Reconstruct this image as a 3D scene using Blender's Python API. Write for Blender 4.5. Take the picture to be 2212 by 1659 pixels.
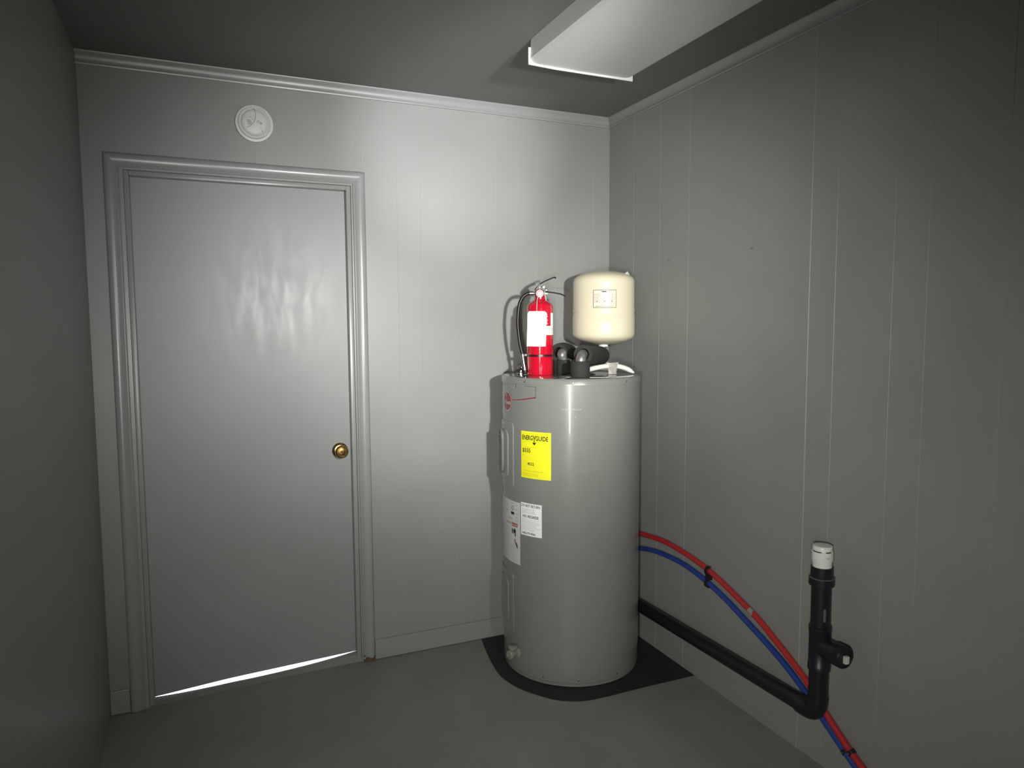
import bpy, bmesh, math, random
from mathutils import Vector, Matrix
random.seed(7)
S = bpy.context.scene
C = S.collection
PI = math.pi
for o in list(bpy.data.objects):
    bpy.data.objects.remove(o)

# ------------------------------------------------------------------ camera
XL, XR, HC, YB = -0.372, 1.846, 2.459, -4.30      # left wall, right wall, ceiling, rear wall
cd = bpy.data.cameras.new('camera'); cam = bpy.data.objects.new('camera', cd); C.objects.link(cam)
cd.sensor_fit = 'HORIZONTAL'; cd.sensor_width = 36.0; cd.lens = 1533.06 / 2212 * 36.0
cd.clip_start = 0.02
yaw, pit, rol = 0.41238, 0.08331, -0.00577
Fv = Vector((math.sin(yaw)*math.cos(pit), math.cos(yaw)*math.cos(pit), -math.sin(pit)))
R0 = Vector((math.cos(yaw), -math.sin(yaw), 0)); U0 = R0.cross(Fv)
Rv = R0*math.cos(rol) + U0*math.sin(rol); Uv = -R0*math.sin(rol) + U0*math.cos(rol)
M3 = Matrix((Rv, Uv, -Fv)).transposed()
cam.matrix_world = Matrix.Translation((0, -3.0267, 1.4742)) @ M3.to_4x4()
S.camera = cam

# ------------------------------------------------------------------ world, lights, exposure
w = bpy.data.worlds.new('sky'); S.world = w; w.use_nodes = True
w.node_tree.nodes['Background'].inputs[0].default_value = (0.75, 0.85, 1.0, 1)
w.node_tree.nodes['Background'].inputs[1].default_value = 1.5

def aim(o, target):
    d = Vector(target) - o.location
    o.rotation_euler = d.to_track_quat('-Z', 'Y').to_euler()

def spot(name, loc, target, energy, size, blend, col, rad):
    l = bpy.data.lights.new(name, 'SPOT'); l.energy = energy; l.spot_size = math.radians(size)
    l.spot_blend = blend; l.color = col; l.shadow_soft_size = rad
    o = bpy.data.objects.new(name, l); C.objects.link(o); o.location = loc; aim(o, target)
    return o
TL, FL = (0.72, -3.02, 1.64), (-0.17, -3.05, 1.28)      # hand torch to the right, phone flash just left of the lens
WC, CC = (1.0, 1.0, 0.945), (0.80, 0.82, 1.0)
spot('torch_halo', TL, (1.15, 0, 1.5), 56, 70, 1.0, WC, 0.05)
spot('torch_beam', TL, (1.16, 0, 1.70), 195, 54, 1.0, WC, 0.05)
spot('torch_core', TL, (1.15, 0, 1.45), 130, 34, 1.0, (1.0, 1.0, 0.93), 0.035)
spot('wall_pool_spot', (0.95, -2.9, 1.95), (1.06, 0, 2.28), 240, 23, 1.0, (0.95, 0.95, 1.0), 0.04)  # added spot that makes the bright pool high on the back wall
spot('cool_beam', (0.52, -3.04, 1.90), (0.44, 0.0, 1.62), 38, 42, 1.0, CC, 0.05)
spot('flash_wide', FL, (1.3, 0, 1.0), 30, 102, 1.0, (1.0, 1.0, 0.90), 0.02)
spot('flash_right', FL, (XR, -1.2, 0.7), 47, 72, 1.0, (1.0, 1.0, 0.90), 0.02)
spot('flash_low', FL, (1.0, 0, 0.9), 30, 80, 1.0, WC, 0.02)
al = bpy.data.lights.new('slit_light', 'AREA'); al.shape = 'RECTANGLE'; al.size = 0.11; al.size_y = 1.5; al.energy = 4.6
al.spread = math.radians(70); al.color = (1.0, 1.0, 0.96)                # daylight slit behind the photographer
alo = bpy.data.objects.new('slit_light', al); C.objects.link(alo); alo.location = (-0.26, -3.35, 1.30)
dv_ = Vector((1.36, 3.0, 0)).normalized(); alo.matrix_world = Matrix.Translation(alo.location) @ Matrix((Vector((0,0,1)).cross(-dv_), Vector((0,0,1)), -dv_)).transposed().to_4x4()
sl = bpy.data.lights.new('sun', 'SUN'); sl.energy = 24; sl.angle = math.radians(0.6); sl.color = (0.92, 0.95, 1.0)
so = bpy.data.objects.new('sun', sl); C.objects.link(so); so.location = (0, 3, 1)
so.rotation_euler = Vector((0.10, -1.0, -0.30)).to_track_quat('-Z', 'Y').to_euler()
S.view_settings.view_transform = 'Standard'; S.view_settings.look = 'None'
S.view_settings.exposure = 0.0; S.view_settings.gamma = 1.0
S.view_settings.use_curve_mapping = False

# ------------------------------------------------------------------ materials
def mat(name, col, rough=0.5, metal=0.0, noise=0.0, nscale=8.0, bump=0.0, bscale=300.0, spec=0.5,
        rough_var=0.0, coat=0.0, emit=None, trans=0.0):
    m = bpy.data.materials.new(name); m.use_nodes = True
    nt = m.node_tree; N = nt.nodes; L = nt.links
    b = N['Principled BSDF']
    b.inputs['Base Color'].default_value = (*col, 1); b.inputs['Roughness'].default_value = rough
    b.inputs['Metallic'].default_value = metal; b.inputs['Specular IOR Level'].default_value = spec
    b.inputs['Coat Weight'].default_value = coat
    b.inputs['Transmission Weight'].default_value = trans
    tc = N.new('ShaderNodeTexCoord')
    if noise > 0:
        n = N.new('ShaderNodeTexNoise'); n.inputs['Scale'].default_value = nscale; n.inputs['Detail'].default_value = 6
        L.new(tc.outputs['Object'], n.inputs['Vector'])
        r = N.new('ShaderNodeValToRGB')
        r.color_ramp.elements[0].position = 0.3; r.color_ramp.elements[1].position = 0.7
        r.color_ramp.elements[0].color = (*[c*(1-noise) for c in col], 1)
        r.color_ramp.elements[1].color = (*[min(1, c*(1+noise)) for c in col], 1)
        L.new(n.outputs['Fac'], r.inputs['Fac']); L.new(r.outputs['Color'], b.inputs['Base Color'])
        if rough_var > 0:
            mr = N.new('ShaderNodeMapRange'); mr.inputs['To Min'].default_value = rough - rough_var
            mr.inputs['To Max'].default_value = rough + rough_var
            mr.inputs['From Min'].default_value = 0.3; mr.inputs['From Max'].default_value = 0.7
            L.new(n.outputs['Fac'], mr.inputs['Value']); L.new(mr.outputs['Result'], b.inputs['Roughness'])
    if bump > 0:
        n2 = N.new('ShaderNodeTexNoise'); n2.inputs['Scale'].default_value = bscale; n2.inputs['Detail'].default_value = 4
        L.new(tc.outputs['Object'], n2.inputs['Vector'])
        bp = N.new('ShaderNodeBump'); bp.inputs['Strength'].default_value = bump; bp.inputs['Distance'].default_value = 0.002
        L.new(n2.outputs['Fac'], bp.inputs['Height']); L.new(bp.outputs['Normal'], b.inputs['Normal'])
    return m

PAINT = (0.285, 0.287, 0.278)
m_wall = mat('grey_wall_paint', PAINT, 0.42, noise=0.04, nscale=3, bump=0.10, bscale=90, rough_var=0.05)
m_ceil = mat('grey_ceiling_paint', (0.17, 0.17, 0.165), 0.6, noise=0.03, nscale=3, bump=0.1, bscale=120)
m_groove = mat('groove_glint', (0.42, 0.42, 0.40), 0.4)  # highlight along the worn plank edges, put into a lighter groove colour
m_trim = mat('grey_trim_gloss_paint', (0.30, 0.302, 0.297), 0.30, noise=0.03, nscale=5, bump=0.05, bscale=60)
m_floor = mat('grey_floor_paint', (0.27, 0.274, 0.25), 0.55, noise=0.08, nscale=4, bump=0.25, bscale=70)
m_thresh = mat('pale_threshold', (0.6, 0.62, 0.65), 0.6, noise=0.05)
m_dark = mat('dark_gap', (0.02, 0.02, 0.02), 0.9)

# door paint: worn shiny rub marks in the upper middle of the slab
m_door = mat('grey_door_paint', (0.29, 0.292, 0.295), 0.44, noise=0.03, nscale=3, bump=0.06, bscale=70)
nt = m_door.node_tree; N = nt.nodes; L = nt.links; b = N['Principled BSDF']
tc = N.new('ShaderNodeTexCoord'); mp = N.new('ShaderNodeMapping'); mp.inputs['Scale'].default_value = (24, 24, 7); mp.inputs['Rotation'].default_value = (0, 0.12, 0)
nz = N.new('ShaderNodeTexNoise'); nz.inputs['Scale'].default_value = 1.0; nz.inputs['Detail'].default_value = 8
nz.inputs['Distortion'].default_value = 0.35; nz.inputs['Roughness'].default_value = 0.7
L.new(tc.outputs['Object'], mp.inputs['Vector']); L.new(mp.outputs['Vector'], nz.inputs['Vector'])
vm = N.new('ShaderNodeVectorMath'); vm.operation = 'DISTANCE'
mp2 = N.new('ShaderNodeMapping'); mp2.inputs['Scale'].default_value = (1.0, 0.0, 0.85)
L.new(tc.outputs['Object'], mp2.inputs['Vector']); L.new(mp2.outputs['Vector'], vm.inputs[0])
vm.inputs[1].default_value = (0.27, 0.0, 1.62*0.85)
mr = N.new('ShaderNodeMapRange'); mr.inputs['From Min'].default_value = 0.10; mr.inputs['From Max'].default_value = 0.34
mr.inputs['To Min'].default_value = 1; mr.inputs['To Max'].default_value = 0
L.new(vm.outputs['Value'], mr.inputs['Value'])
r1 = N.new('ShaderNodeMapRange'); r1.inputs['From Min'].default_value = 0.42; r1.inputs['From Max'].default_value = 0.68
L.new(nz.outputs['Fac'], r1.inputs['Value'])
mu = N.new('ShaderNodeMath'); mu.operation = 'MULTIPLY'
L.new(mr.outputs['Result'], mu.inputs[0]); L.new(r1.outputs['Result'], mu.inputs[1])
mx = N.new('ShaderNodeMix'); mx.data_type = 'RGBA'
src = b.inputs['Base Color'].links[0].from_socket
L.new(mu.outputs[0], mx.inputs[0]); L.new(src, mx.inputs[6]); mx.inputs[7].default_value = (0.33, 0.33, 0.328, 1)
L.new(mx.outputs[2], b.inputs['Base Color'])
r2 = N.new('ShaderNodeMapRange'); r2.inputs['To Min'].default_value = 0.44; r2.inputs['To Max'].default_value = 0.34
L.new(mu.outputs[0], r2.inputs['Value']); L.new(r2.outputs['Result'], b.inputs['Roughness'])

# casing paint with bare brown wood showing at the very foot
m_case = mat('casing_paint_worn_foot', (0.30, 0.302, 0.30), 0.26, noise=0.03, nscale=5, bump=0.04, bscale=50)
nt = m_case.node_tree; N = nt.nodes; L = nt.links; b = N['Principled BSDF']
tc = N.new('ShaderNodeTexCoord'); sx = N.new('ShaderNodeSeparateXYZ'); L.new(tc.outputs['Object'], sx.inputs[0])
nz = N.new('ShaderNodeTexNoise'); nz.inputs['Scale'].default_value = 60; L.new(tc.outputs['Object'], nz.inputs['Vector'])
ma = N.new('ShaderNodeMath'); ma.operation = 'MULTIPLY_ADD'; ma.inputs[1].default_value = 0.05; 
L.new(nz.outputs['Fac'], ma.inputs[0]); L.new(sx.outputs['Z'], ma.inputs[2])
lt = N.new('ShaderNodeMath'); lt.operation = 'LESS_THAN'; lt.inputs[1].default_value = 0.045; L.new(ma.outputs[0], lt.inputs[0])
gx = N.new('ShaderNodeMath'); gx.operation = 'GREATER_THAN'; gx.inputs[1].default_value = 0.3; L.new(sx.outputs['X'], gx.inputs[0])
mm = N.new('ShaderNodeMath'); mm.operation = 'MULTIPLY'; L.new(lt.outputs[0], mm.inputs[0]); L.new(gx.outputs[0], mm.inputs[1])
mx = N.new('ShaderNodeMix'); mx.data_type = 'RGBA'; src = b.inputs['Base Color'].links[0].from_socket
L.new(mm.outputs[0], mx.inputs[0]); L.new(src, mx.inputs[6]); mx.inputs[7].default_value = (0.13, 0.08, 0.05, 1)
L.new(mx.outputs[2], b.inputs['Base Color'])

m_heat = mat('heater_grey_enamel', (0.215, 0.22, 0.203), 0.23, noise=0.02, nscale=20, coat=0.25, bump=0.015, bscale=30)
m_lid = mat('heater_lid_gloss', (0.12, 0.122, 0.115), 0.10, coat=0.6)
m_insert = mat('escutcheon_blue_grey', (0.15, 0.155, 0.165), 0.5)
m_red = mat('extinguisher_red', (0.56, 0.006, 0.026), 0.13, coat=0.5)
m_chrome = mat('chrome', (0.40, 0.40, 0.39), 0.30, metal=1.0)
m_dull = mat('dull_silver_tape', (0.25, 0.25, 0.24), 0.42, metal=0.6, noise=0.25, nscale=60)
m_black = mat('black_rubber', (0.010, 0.010, 0.011), 0.36, spec=0.35)
m_blackmetal = mat('black_painted_steel', (0.012, 0.012, 0.012), 0.6, spec=0.12)
m_foam = mat('black_foam', (0.022, 0.024, 0.022), 0.8, noise=0.2, nscale=120, bump=0.6, bscale=400)
m_abs = mat('black_drain_plastic', (0.012, 0.011, 0.016), 0.38)
m_white = mat('white_plastic', (0.80, 0.80, 0.76), 0.4)
m_paper = mat('white_paper', (0.80, 0.80, 0.80), 0.6)
m_tag = mat('white_tag', (0.92, 0.92, 0.92), 0.45)
m_label = mat('white_label', (0.62, 0.62, 0.62), 0.5)
m_cream = mat('cream_tank_paint', (0.77, 0.71, 0.53), 0.28, coat=0.3, bump=0.01, bscale=20)
m_creamlab = mat('cream_label', (0.74, 0.70, 0.56), 0.4)
m_yellow = mat('yellow_label', (0.90, 0.86, 0.02), 0.5)
m_ink = mat('black_ink', (0.012, 0.012, 0.012), 0.6)
m_grey_ink = mat('grey_ink', (0.27, 0.27, 0.27), 0.6)
m_faint = mat('faint_ink', (0.44, 0.44, 0.44), 0.6)
m_olive = mat('olive_ink', (0.45, 0.42, 0.02), 0.6)
m_creamink = mat('pale_ink', (0.30, 0.29, 0.26), 0.6)
m_redink = mat('red_ink', (0.42, 0.03, 0.04), 0.5)
m_maroon = mat('maroon_ink', (0.25, 0.035, 0.045), 0.4)
m_pale = mat('pale_grey_ink', (0.42, 0.42, 0.41), 0.4)
m_steel = mat('bracket_grey_steel', (0.10, 0.10, 0.10), 0.5)
m_stencil = mat('stencil_ink', (0.33, 0.33, 0.32), 0.4)
m_brass = mat('brass', (0.62, 0.42, 0.16), 0.22, metal=1.0)
m_brassy = mat('pale_valve_plastic', (0.24, 0.24, 0.20), 0.55, metal=0.0, noise=0.2, nscale=80)
m_pexr = mat('red_pex', (0.50, 0.03, 0.035), 0.35)
m_pexb = mat('blue_pex', (0.025, 0.06, 0.30), 0.35)
m_mat = mat('black_floor_mat', (0.022, 0.022, 0.026), 0.7, noise=0.2, nscale=12, bump=0.2, bscale=60)
m_smoke = mat('off_white_plastic', (0.62, 0.62, 0.60), 0.45)
m_fix = mat('white_acrylic_lens', (0.66, 0.66, 0.645), 0.5, noise=0.02, nscale=3)
m_fixend = mat('white_enamel', (0.85, 0.85, 0.84), 0.35)
m_dimmark = mat('faded_pipe_print', (0.10, 0.10, 0.10), 0.6)
m_skin = mat('printed_hand_tone', (0.36, 0.24, 0.2), 0.6)
m_film = mat('crumpled_clear_tape', (0.62, 0.60, 0.55), 0.25, trans=0.35)
m_band = mat('amber_black_band', (0.03, 0.012, 0.01), 0.3)
m_gauge = mat('gauge_face_pink', (0.50, 0.22, 0.23), 0.4)
m_ground = mat('outside_concrete', (0.5, 0.5, 0.5), 0.8, noise=0.1)

# ------------------------------------------------------------------ helpers
def link(name, bm, m, parent=None, smooth=False, sharp=40):
    me = bpy.data.meshes.new(name)
    bmesh.ops.recalc_face_normals(bm, faces=bm.faces)
    bm.to_mesh(me); bm.free()
    if m: me.materials.append(m)
    if smooth:
        for p in me.polygons: p.use_smooth = True
        me.set_sharp_from_angle(angle=math.radians(sharp))
    o = bpy.data.objects.new(name, me); C.objects.link(o)
    if parent: o.parent = parent
    return o
def thing(name, label, cat, loc=(0, 0, 0), rz=0, group=None):
    o = bpy.data.objects.new(name, None); C.objects.link(o); o.empty_display_size = 0.1
    o.location = loc; o.rotation_euler = (0, 0, rz); o['label'] = label; o['category'] = cat
    if group: o['group'] = group
    return o
def tag(o, label, cat, group=None):
    o['label'] = label; o['category'] = cat
    if group: o['group'] = group
    return o
def structure(o): o['kind'] = 'structure'; return o

def box(bm, a, b, bevel=0.0):
    x0, y0, z0 = a; x1, y1, z1 = b
    v = [bm.verts.new(p) for p in [(x0,y0,z0),(x1,y0,z0),(x1,y1,z0),(x0,y1,z0),(x0,y0,z1),(x1,y0,z1),(x1,y1,z1),(x0,y1,z1)]]
    f = [bm.faces.new([v[i] for i in q]) for q in [(0,3,2,1),(4,5,6,7),(0,1,5,4),(1,2,6,5),(2,3,7,6),(3,0,4,7)]]
    if bevel > 0:
        es = {e for fc in f for e in fc.edges}
        bmesh.ops.bevel(bm, geom=list(es), offset=bevel, segments=2, affect='EDGES', profile=0.5)
    return bm
def nbox(a, b, bevel=0.0): return box(bmesh.new(), a, b, bevel)

def frame_of(d):
    d = Vector(d).normalized(); a = Vector((0, 0, 1)) if abs(d.z) < 0.9 else Vector((1, 0, 0))
    u = a.cross(d).normalized(); v = d.cross(u); return u, v, d
def lathe(bm, prof, origin=(0,0,0), axis=(0,0,1), n=40, cap=True):
    u, v, d = frame_of(axis); O = Vector(origin); rings = []
    for r, h in prof:
        if r < 1e-6: rings.append([bm.verts.new(O + d*h)])
        else: rings.append([bm.verts.new(O + d*h + (u*math.cos(2*PI*i/n) + v*math.sin(2*PI*i/n))*r) for i in range(n)])
    for A, B in zip(rings, rings[1:]):
        for i in range(n):
            j = (i+1) % n
            if len(A) == 1 and len(B) == 1: continue
            if len(A) == 1: bm.faces.new((A[0], B[i], B[j]))
            elif len(B) == 1: bm.faces.new((A[i], A[j], B[0]))
            else: bm.faces.new((A[i], A[j], B[j], B[i]))
    if cap:
        if len(rings[0]) > 1: bm.faces.new(rings[0][::-1])
        if len(rings[-1]) > 1: bm.faces.new(rings[-1])
    return bm
def smooth_path(pts, k=8):
    pts = [Vector(p) for p in pts]; out = []
    P = [2*pts[0]-pts[1]] + pts + [2*pts[-1]-pts[-2]]
    for i in range(1, len(P)-2):
        for s in range(k):
            t = s/k; a, b_, c, d = P[i-1], P[i], P[i+1], P[i+2]
            out.append(0.5*((2*b_) + (c-a)*t + (2*a-5*b_+4*c-d)*t*t + (3*b_-a-3*c+d)*t**3))
    out.append(pts[-1]); return out
def tube(bm, path, r, n=14, cap=True, sq=(1, 1)):
    rings = []; up = None; m = len(path)
    for i, p in enumerate(path):
        d = (path[min(i+1, m-1)] - path[max(i-1, 0)]).normalized()
        if up is None: u, v, _ = frame_of(d)
        else:
            u = (up - d*up.dot(d)).normalized(); v = d.cross(u)
        up = u; rr = r(i/(m-1)) if callable(r) else r
        rings.append([bm.verts.new(p + u*math.cos(2*PI*k/n)*rr*sq[0] + v*math.sin(2*PI*k/n)*rr*sq[1]) for k in range(n)])
    for A, B in zip(rings, rings[1:]):
        for k in range(n): bm.faces.new((A[k], A[(k+1) % n], B[(k+1) % n], B[k]))
    if cap: bm.faces.new(rings[0][::-1]); bm.faces.new(rings[-1])
    return bm
def extrude_poly(bm, pts, vec):
    """pts: closed planar outline (Vectors), thickened by vec"""
    a = [bm.verts.new(p) for p in pts]; b_ = [bm.verts.new(Vector(p)+Vector(vec)) for p in pts]
    bm.faces.new(a[::-1]); bm.faces.new(b_)
    n = len(pts)
    for i in range(n): bm.faces.new((a[i], a[(i+1) % n], b_[(i+1) % n], b_[i]))
    return bm

def text_bm(s, size, xscale=1.0, align='LEFT', bold=0.0, fit=None):
    cu = bpy.data.curves.new('t', 'FONT'); cu.body = s; cu.size = size; cu.align_x = align
    cu.resolution_u = 2; cu.offset = bold; cu.fill_mode = 'FRONT'
    o = bpy.data.objects.new('t', cu); C.objects.link(o)
    dg = bpy.context.evaluated_depsgraph_get(); me = bpy.data.meshes.new_from_object(o.evaluated_get(dg))
    bm = bmesh.new(); bm.from_mesh(me)
    bpy.data.objects.remove(o); bpy.data.curves.remove(cu); bpy.data.meshes.remove(me)
    if fit and bm.verts:
        xs = [v.co.x for v in bm.verts]; k = fit/(max(xs)-min(xs)); xscale = k; x0 = min(xs)
        for v in bm.verts: v.co.x -= x0
        if align == 'CENTER':
            for v in bm.verts: v.co.x -= (max(xs)-min(xs))/2
    for v in bm.verts: v.co.x *= xscale
    return bm
class Ink:
    """flat print collected in (u, v) label space, later wrapped on a cylinder or laid on a plane"""
    def __init__(s): s.bm = bmesh.new()
    def text(s, t, u, v, size, fit=None, align='LEFT', bold=0.0, slope=0.0):
        b = text_bm(t, size, fit=fit, align=align, bold=bold)
        me = bpy.data.meshes.new('x')
        for q in b.verts: q.co.x += u; q.co.y += v + slope*q.co.x; q.co.z = 0
        b.to_mesh(me); b.free(); s.bm.from_mesh(me); bpy.data.meshes.remove(me)
    def rect(s, u0, v0, u1, v1):
        nx = max(1, int(abs(u1-u0)/0.008))
        for i in range(nx):
            a = u0+(u1-u0)*i/nx; b = u0+(u1-u0)*(i+1)/nx
            s.bm.faces.new([s.bm.verts.new((x, y, 0)) for x, y in ((a, v0), (b, v0), (b, v1), (a, v1))])
    def poly(s, pts): s.bm.faces.new([s.bm.verts.new((x, y, 0)) for x, y in pts])
    def lines(s, u0, u1, v0, v1, n, h, gap=0.25):
        for i in range(n):
            v = v1 - (v1-v0)*(i+0.5)/n; u = u0
            end = u1 - random.random()*0.3*(u1-u0)
            while u < end:
                ln = random.uniform(0.004, 0.012)
                s.rect(u, v-h/2, min(end, u+ln), v+h/2); u += ln + random.uniform(0.001, 0.003)
    def ring(s, u, v, ro, ri, n=40, sx=1.0):
        for i in range(n):
            a, b = 2*PI*i/n, 2*PI*(i+1)/n
            s.poly([(u+ro*sx*math.cos(a), v+ro*math.sin(a)), (u+ro*sx*math.cos(b), v+ro*math.sin(b)),
                    (u+ri*sx*math.cos(b), v+ri*math.sin(b)), (u+ri*sx*math.cos(a), v+ri*math.sin(a))])
    def wrap(s, name, m, parent, c, R, th0, z0):
        """u along the reading direction, th0 (deg) and z0 at u = v = 0"""
        bm = s.bm
        bmesh.ops.triangulate(bm, faces=bm.faces)
        for v in bm.verts:
            a = math.radians(th0) + v.co.x/R
            v.co = Vector((c[0]+R*math.cos(a), c[1]+R*math.sin(a), z0+v.co.y))
        o = link(name, bm, m, parent); o['kind'] = 'stuff'; return o
    def plane(s, name, m, parent, O, U, V):
        O, U, V = Vector(O), Vector(U), Vector(V)
        for v in s.bm.verts: v.co = O + U*v.co.x + V*v.co.y
        o = link(name, s.bm, m, parent); o['kind'] = 'stuff'; return o

def patch(c, R, t, th0, th1, z0, z1, corner=0.0, nx=16, shape=None, bot=None):
    """curved plate on a cylinder, outer face at R + t; rounded corners or own half-width shape(v in 0..1)"""
    bm = bmesh.new(); hw = math.radians(th1-th0)/2; mid = math.radians((th0+th1)/2); H = z1-z0
    zs = []
    if corner > 0:
        for i in range(6): zs.append(z0 + corner*(1-math.cos(PI/2*i/5)))
        zs += [z1 - (z-z0) for z in zs[::-1]]
    elif shape: zs = [z0 + H*(0.5-0.5*math.cos(PI*i/20)) for i in range(21)]
    else: zs = [z0, z1]
    def half(z):
        if shape: return hw*shape((z-z0)/H)
        if corner <= 0: return hw
        d = min(z-z0, z1-z)
        if d >= corner: return hw
        return hw - (corner - math.sqrt(max(0, corner**2-(corner-d)**2)))/R
    def grid(rad, sc=1.0):
        g = []
        for z in zs:
            h = max(half(z), 1e-3); zz = (z-(z0+z1)/2)*sc + (z0+z1)/2
            g.append([bm.verts.new((c[0]+rad*math.cos(mid-h*sc+2*h*sc*i/nx), c[1]+rad*math.sin(mid-h*sc+2*h*sc*i/nx), zz)) for i in range(nx+1)])
        return g
    inner = grid(R); outer = grid(R+t)
    for g in (inner, outer):
        for A, B in zip(g, g[1:]):
            for i in range(nx): bm.faces.new((A[i], A[i+1], B[i+1], B[i]))
    loop = lambda g: g[0] + [r[-1] for r in g[1:]] + g[-1][-2::-1] + [r[0] for r in g[-2:0:-1]]
    a, b_ = loop(inner), loop(outer)
    for i in range(len(a)):
        j = (i+1) % len(a); bm.faces.new((a[i], a[j], b_[j], b_[i]))
    return bm

# ------------------------------------------------------------------ the room shell
OX0, OX1, OZ = -0.26, 0.617, 2.075      # rough opening of the door in the back wall
bm = bmesh.new(); T = 0.12
box(bm, (XL-T, 0.0009, -0.1), (OX0, T, HC+0.1)); box(bm, (OX1, 0.0009, -0.1), (XR+T, T, HC+0.1)); box(bm, (OX0, 0.0009, OZ), (OX1, T, HC+0.1))
wall_back = structure(link('wall_back', bm, m_groove))
structure(link('wall_left', nbox((XL-T, YB-T, -0.1), (XL, 0.005, HC+0.1)), m_wall))
wall_right = structure(link('wall_right', nbox((XR+0.0012, YB-T, -0.1), (XR+T, 0.005, HC+0.1)), m_groove))
structure(link('wall_rear', nbox((XL, YB-T, -0.1), (XR+0.005, YB, HC+0.1)), m_wall))
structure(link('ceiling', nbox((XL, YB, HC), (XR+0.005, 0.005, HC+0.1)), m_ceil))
# floor: painted slab that dips a little towards the left-hand corner
bm = bmesh.new(); nx, ny = 24, 12
def fz(x, y):
    t = max(0.0, min(1.0, (0.55-x)/0.92)); return -0.020*t*t*(3-2*t)
g = [[bm.verts.new((XL-0.02+(XR-XL+0.04)*i/nx, YB+(0.005-YB)*j/ny, fz(XL-0.02+(XR-XL+0.04)*i/nx, 0))) for i in range(nx+1)] for j in range(ny+1)]
for j in range(ny):
    for i in range(nx): bm.faces.new((g[j][i], g[j][i+1], g[j+1][i+1], g[j+1][i]))
bot = bmesh.ops.extrude_face_region(bm, geom=list(bm.faces))
for v in [e for e in bot['geom'] if isinstance(e, bmesh.types.BMVert)]: v.co.z = -0.1
structure(link('floor', bm, m_floor, smooth=True))
# door sill: same paint, rising slightly to the right under the door
SX0, SX1 = -0.237, 0.594
def sbz(x): return 0.006 + (x-SX0)/(SX1-SX0)*0.026 - 0.010*max(0, (0.3-(x-SX0))/0.3)
bm = bmesh.new(); top = []
for i in range(21):
    x = OX0+(OX1-OX0)*i/20; t = max(0.0, min(1.0, (x-SX0)/(SX1-SX0))); z = sbz(x) - 0.0055 - 0.0085*(4*t*(1-t))**0.8
    rows = [(0.005, fz(x, 0)), (0.03, z), (0.16, z), (0.16, -0.1), (0.005, -0.1)]
    top.append([bm.verts.new((x, y, zz)) for y, zz in rows])
for A, B in zip(top, top[1:]):
    for k in range(5): bm.faces.new((A[k], A[(k+1) % 5], B[(k+1) % 5], B[k]))
bm.faces.new(top[0]); bm.faces.new(top[-1][::-1])
structure(link('trim_1', bm, m_floor))
structure(link('ground', nbox((-3, 0.16, -0.12), (4, 4, -0.03)), m_ground))

def plank_back(x0, x1, z0, z1):
    g = 0.0004; bm = bmesh.new(); box(bm, (x0+g, 0.0, z0), (x1-g, 0.005, z1))
    es = [e for e in bm.edges if abs(e.verts[0].co.z-e.verts[1].co.z) > 0.1 and e.verts[0].co.y < 0.001]
    bmesh.ops.bevel(bm, geom=es, offset=0.0009, segments=1, affect='EDGES')
    link('plank', bm, m_wall, wall_back)
gx_ = [XL, 0.0147, 0.2232, 0.385, 0.488, 0.6405, 0.791, 0.894, 1.0457, 1.251, 1.455, 1.5526, 1.757, XR]
for a, b_ in zip(gx_, gx_[1:]):
    if b_ <= OX0 or a >= OX1: plank_back(a, b_, -0.02, HC)
    else:
        if a < OX0: plank_back(a, OX0, -0.03, HC); a = OX0
        if b_ > OX1: plank_back(OX1, b_, -0.02, HC); b_ = OX1
        plank_back(a, b_, OZ, HC)
gy_ = [0.0, -0.215, -0.42, -0.62, -1.26, -1.364, -1.568, -1.675, -1.883, -2.09, -2.48, -2.70, -2.90, -3.30, -3.70, YB]
for a, b_ in zip(gy_, gy_[1:]):
    g = 0.0013 if a == -1.26 else 0.0003 if a != 0 else 0.0
    bm = nbox((XR, b_+(0.0013 if b_ == -1.26 else 0.0003), -0.02), (XR+0.005, a-g, HC))
    es = [e for e in bm.edges if abs(e.verts[0].co.z-e.verts[1].co.z) > 0.1 and e.verts[0].co.x < XR+0.001]
    bmesh.ops.bevel(bm, geom=es, offset=0.0009, segments=1, affect='EDGES')
    link('plank', bm, m_wall, wall_right)

# cove moulding under the ceiling
cove = [(0.0, -0.046), (0.007, -0.046), (0.0085, -0.041), (0.0065, -0.036), (0.0075, -0.028), (0.010, -0.019), (0.0145, -0.011), (0.020, -0.005), (0.021, 0.0), (0.0, 0.0)]
def cove_bm(p0, p1, nrm, miter0=0, miter1=0):
    bm = bmesh.new(); p0, p1, nrm = Vector(p0), Vector(p1), Vector(nrm); d = (p1-p0).normalized(); R_ = []
    for p, mt in ((p0, miter0), (p1, -miter1)):
        R_.append([bm.verts.new(p + nrm*a + Vector((0, 0, h)) + d*(mt*a)) for a, h in cove])
    n = len(cove)
    for i in range(n): bm.faces.new((R_[0][i], R_[0][(i+1) % n], R_[1][(i+1) % n], R_[1][i]))
    bm.faces.new(R_[0]); bm.faces.new(R_[1][::-1]); return bm
structure(link('trim_2', cove_bm((XL, 0, HC), (XR, 0, HC), (0, -1, 0), 0, 1), m_trim, smooth=True, sharp=35))
structure(link('trim_3', cove_bm((XR, 0, HC), (XR, YB, HC), (-1, 0, 0), 1, 0), m_trim, smooth=True, sharp=35))

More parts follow.
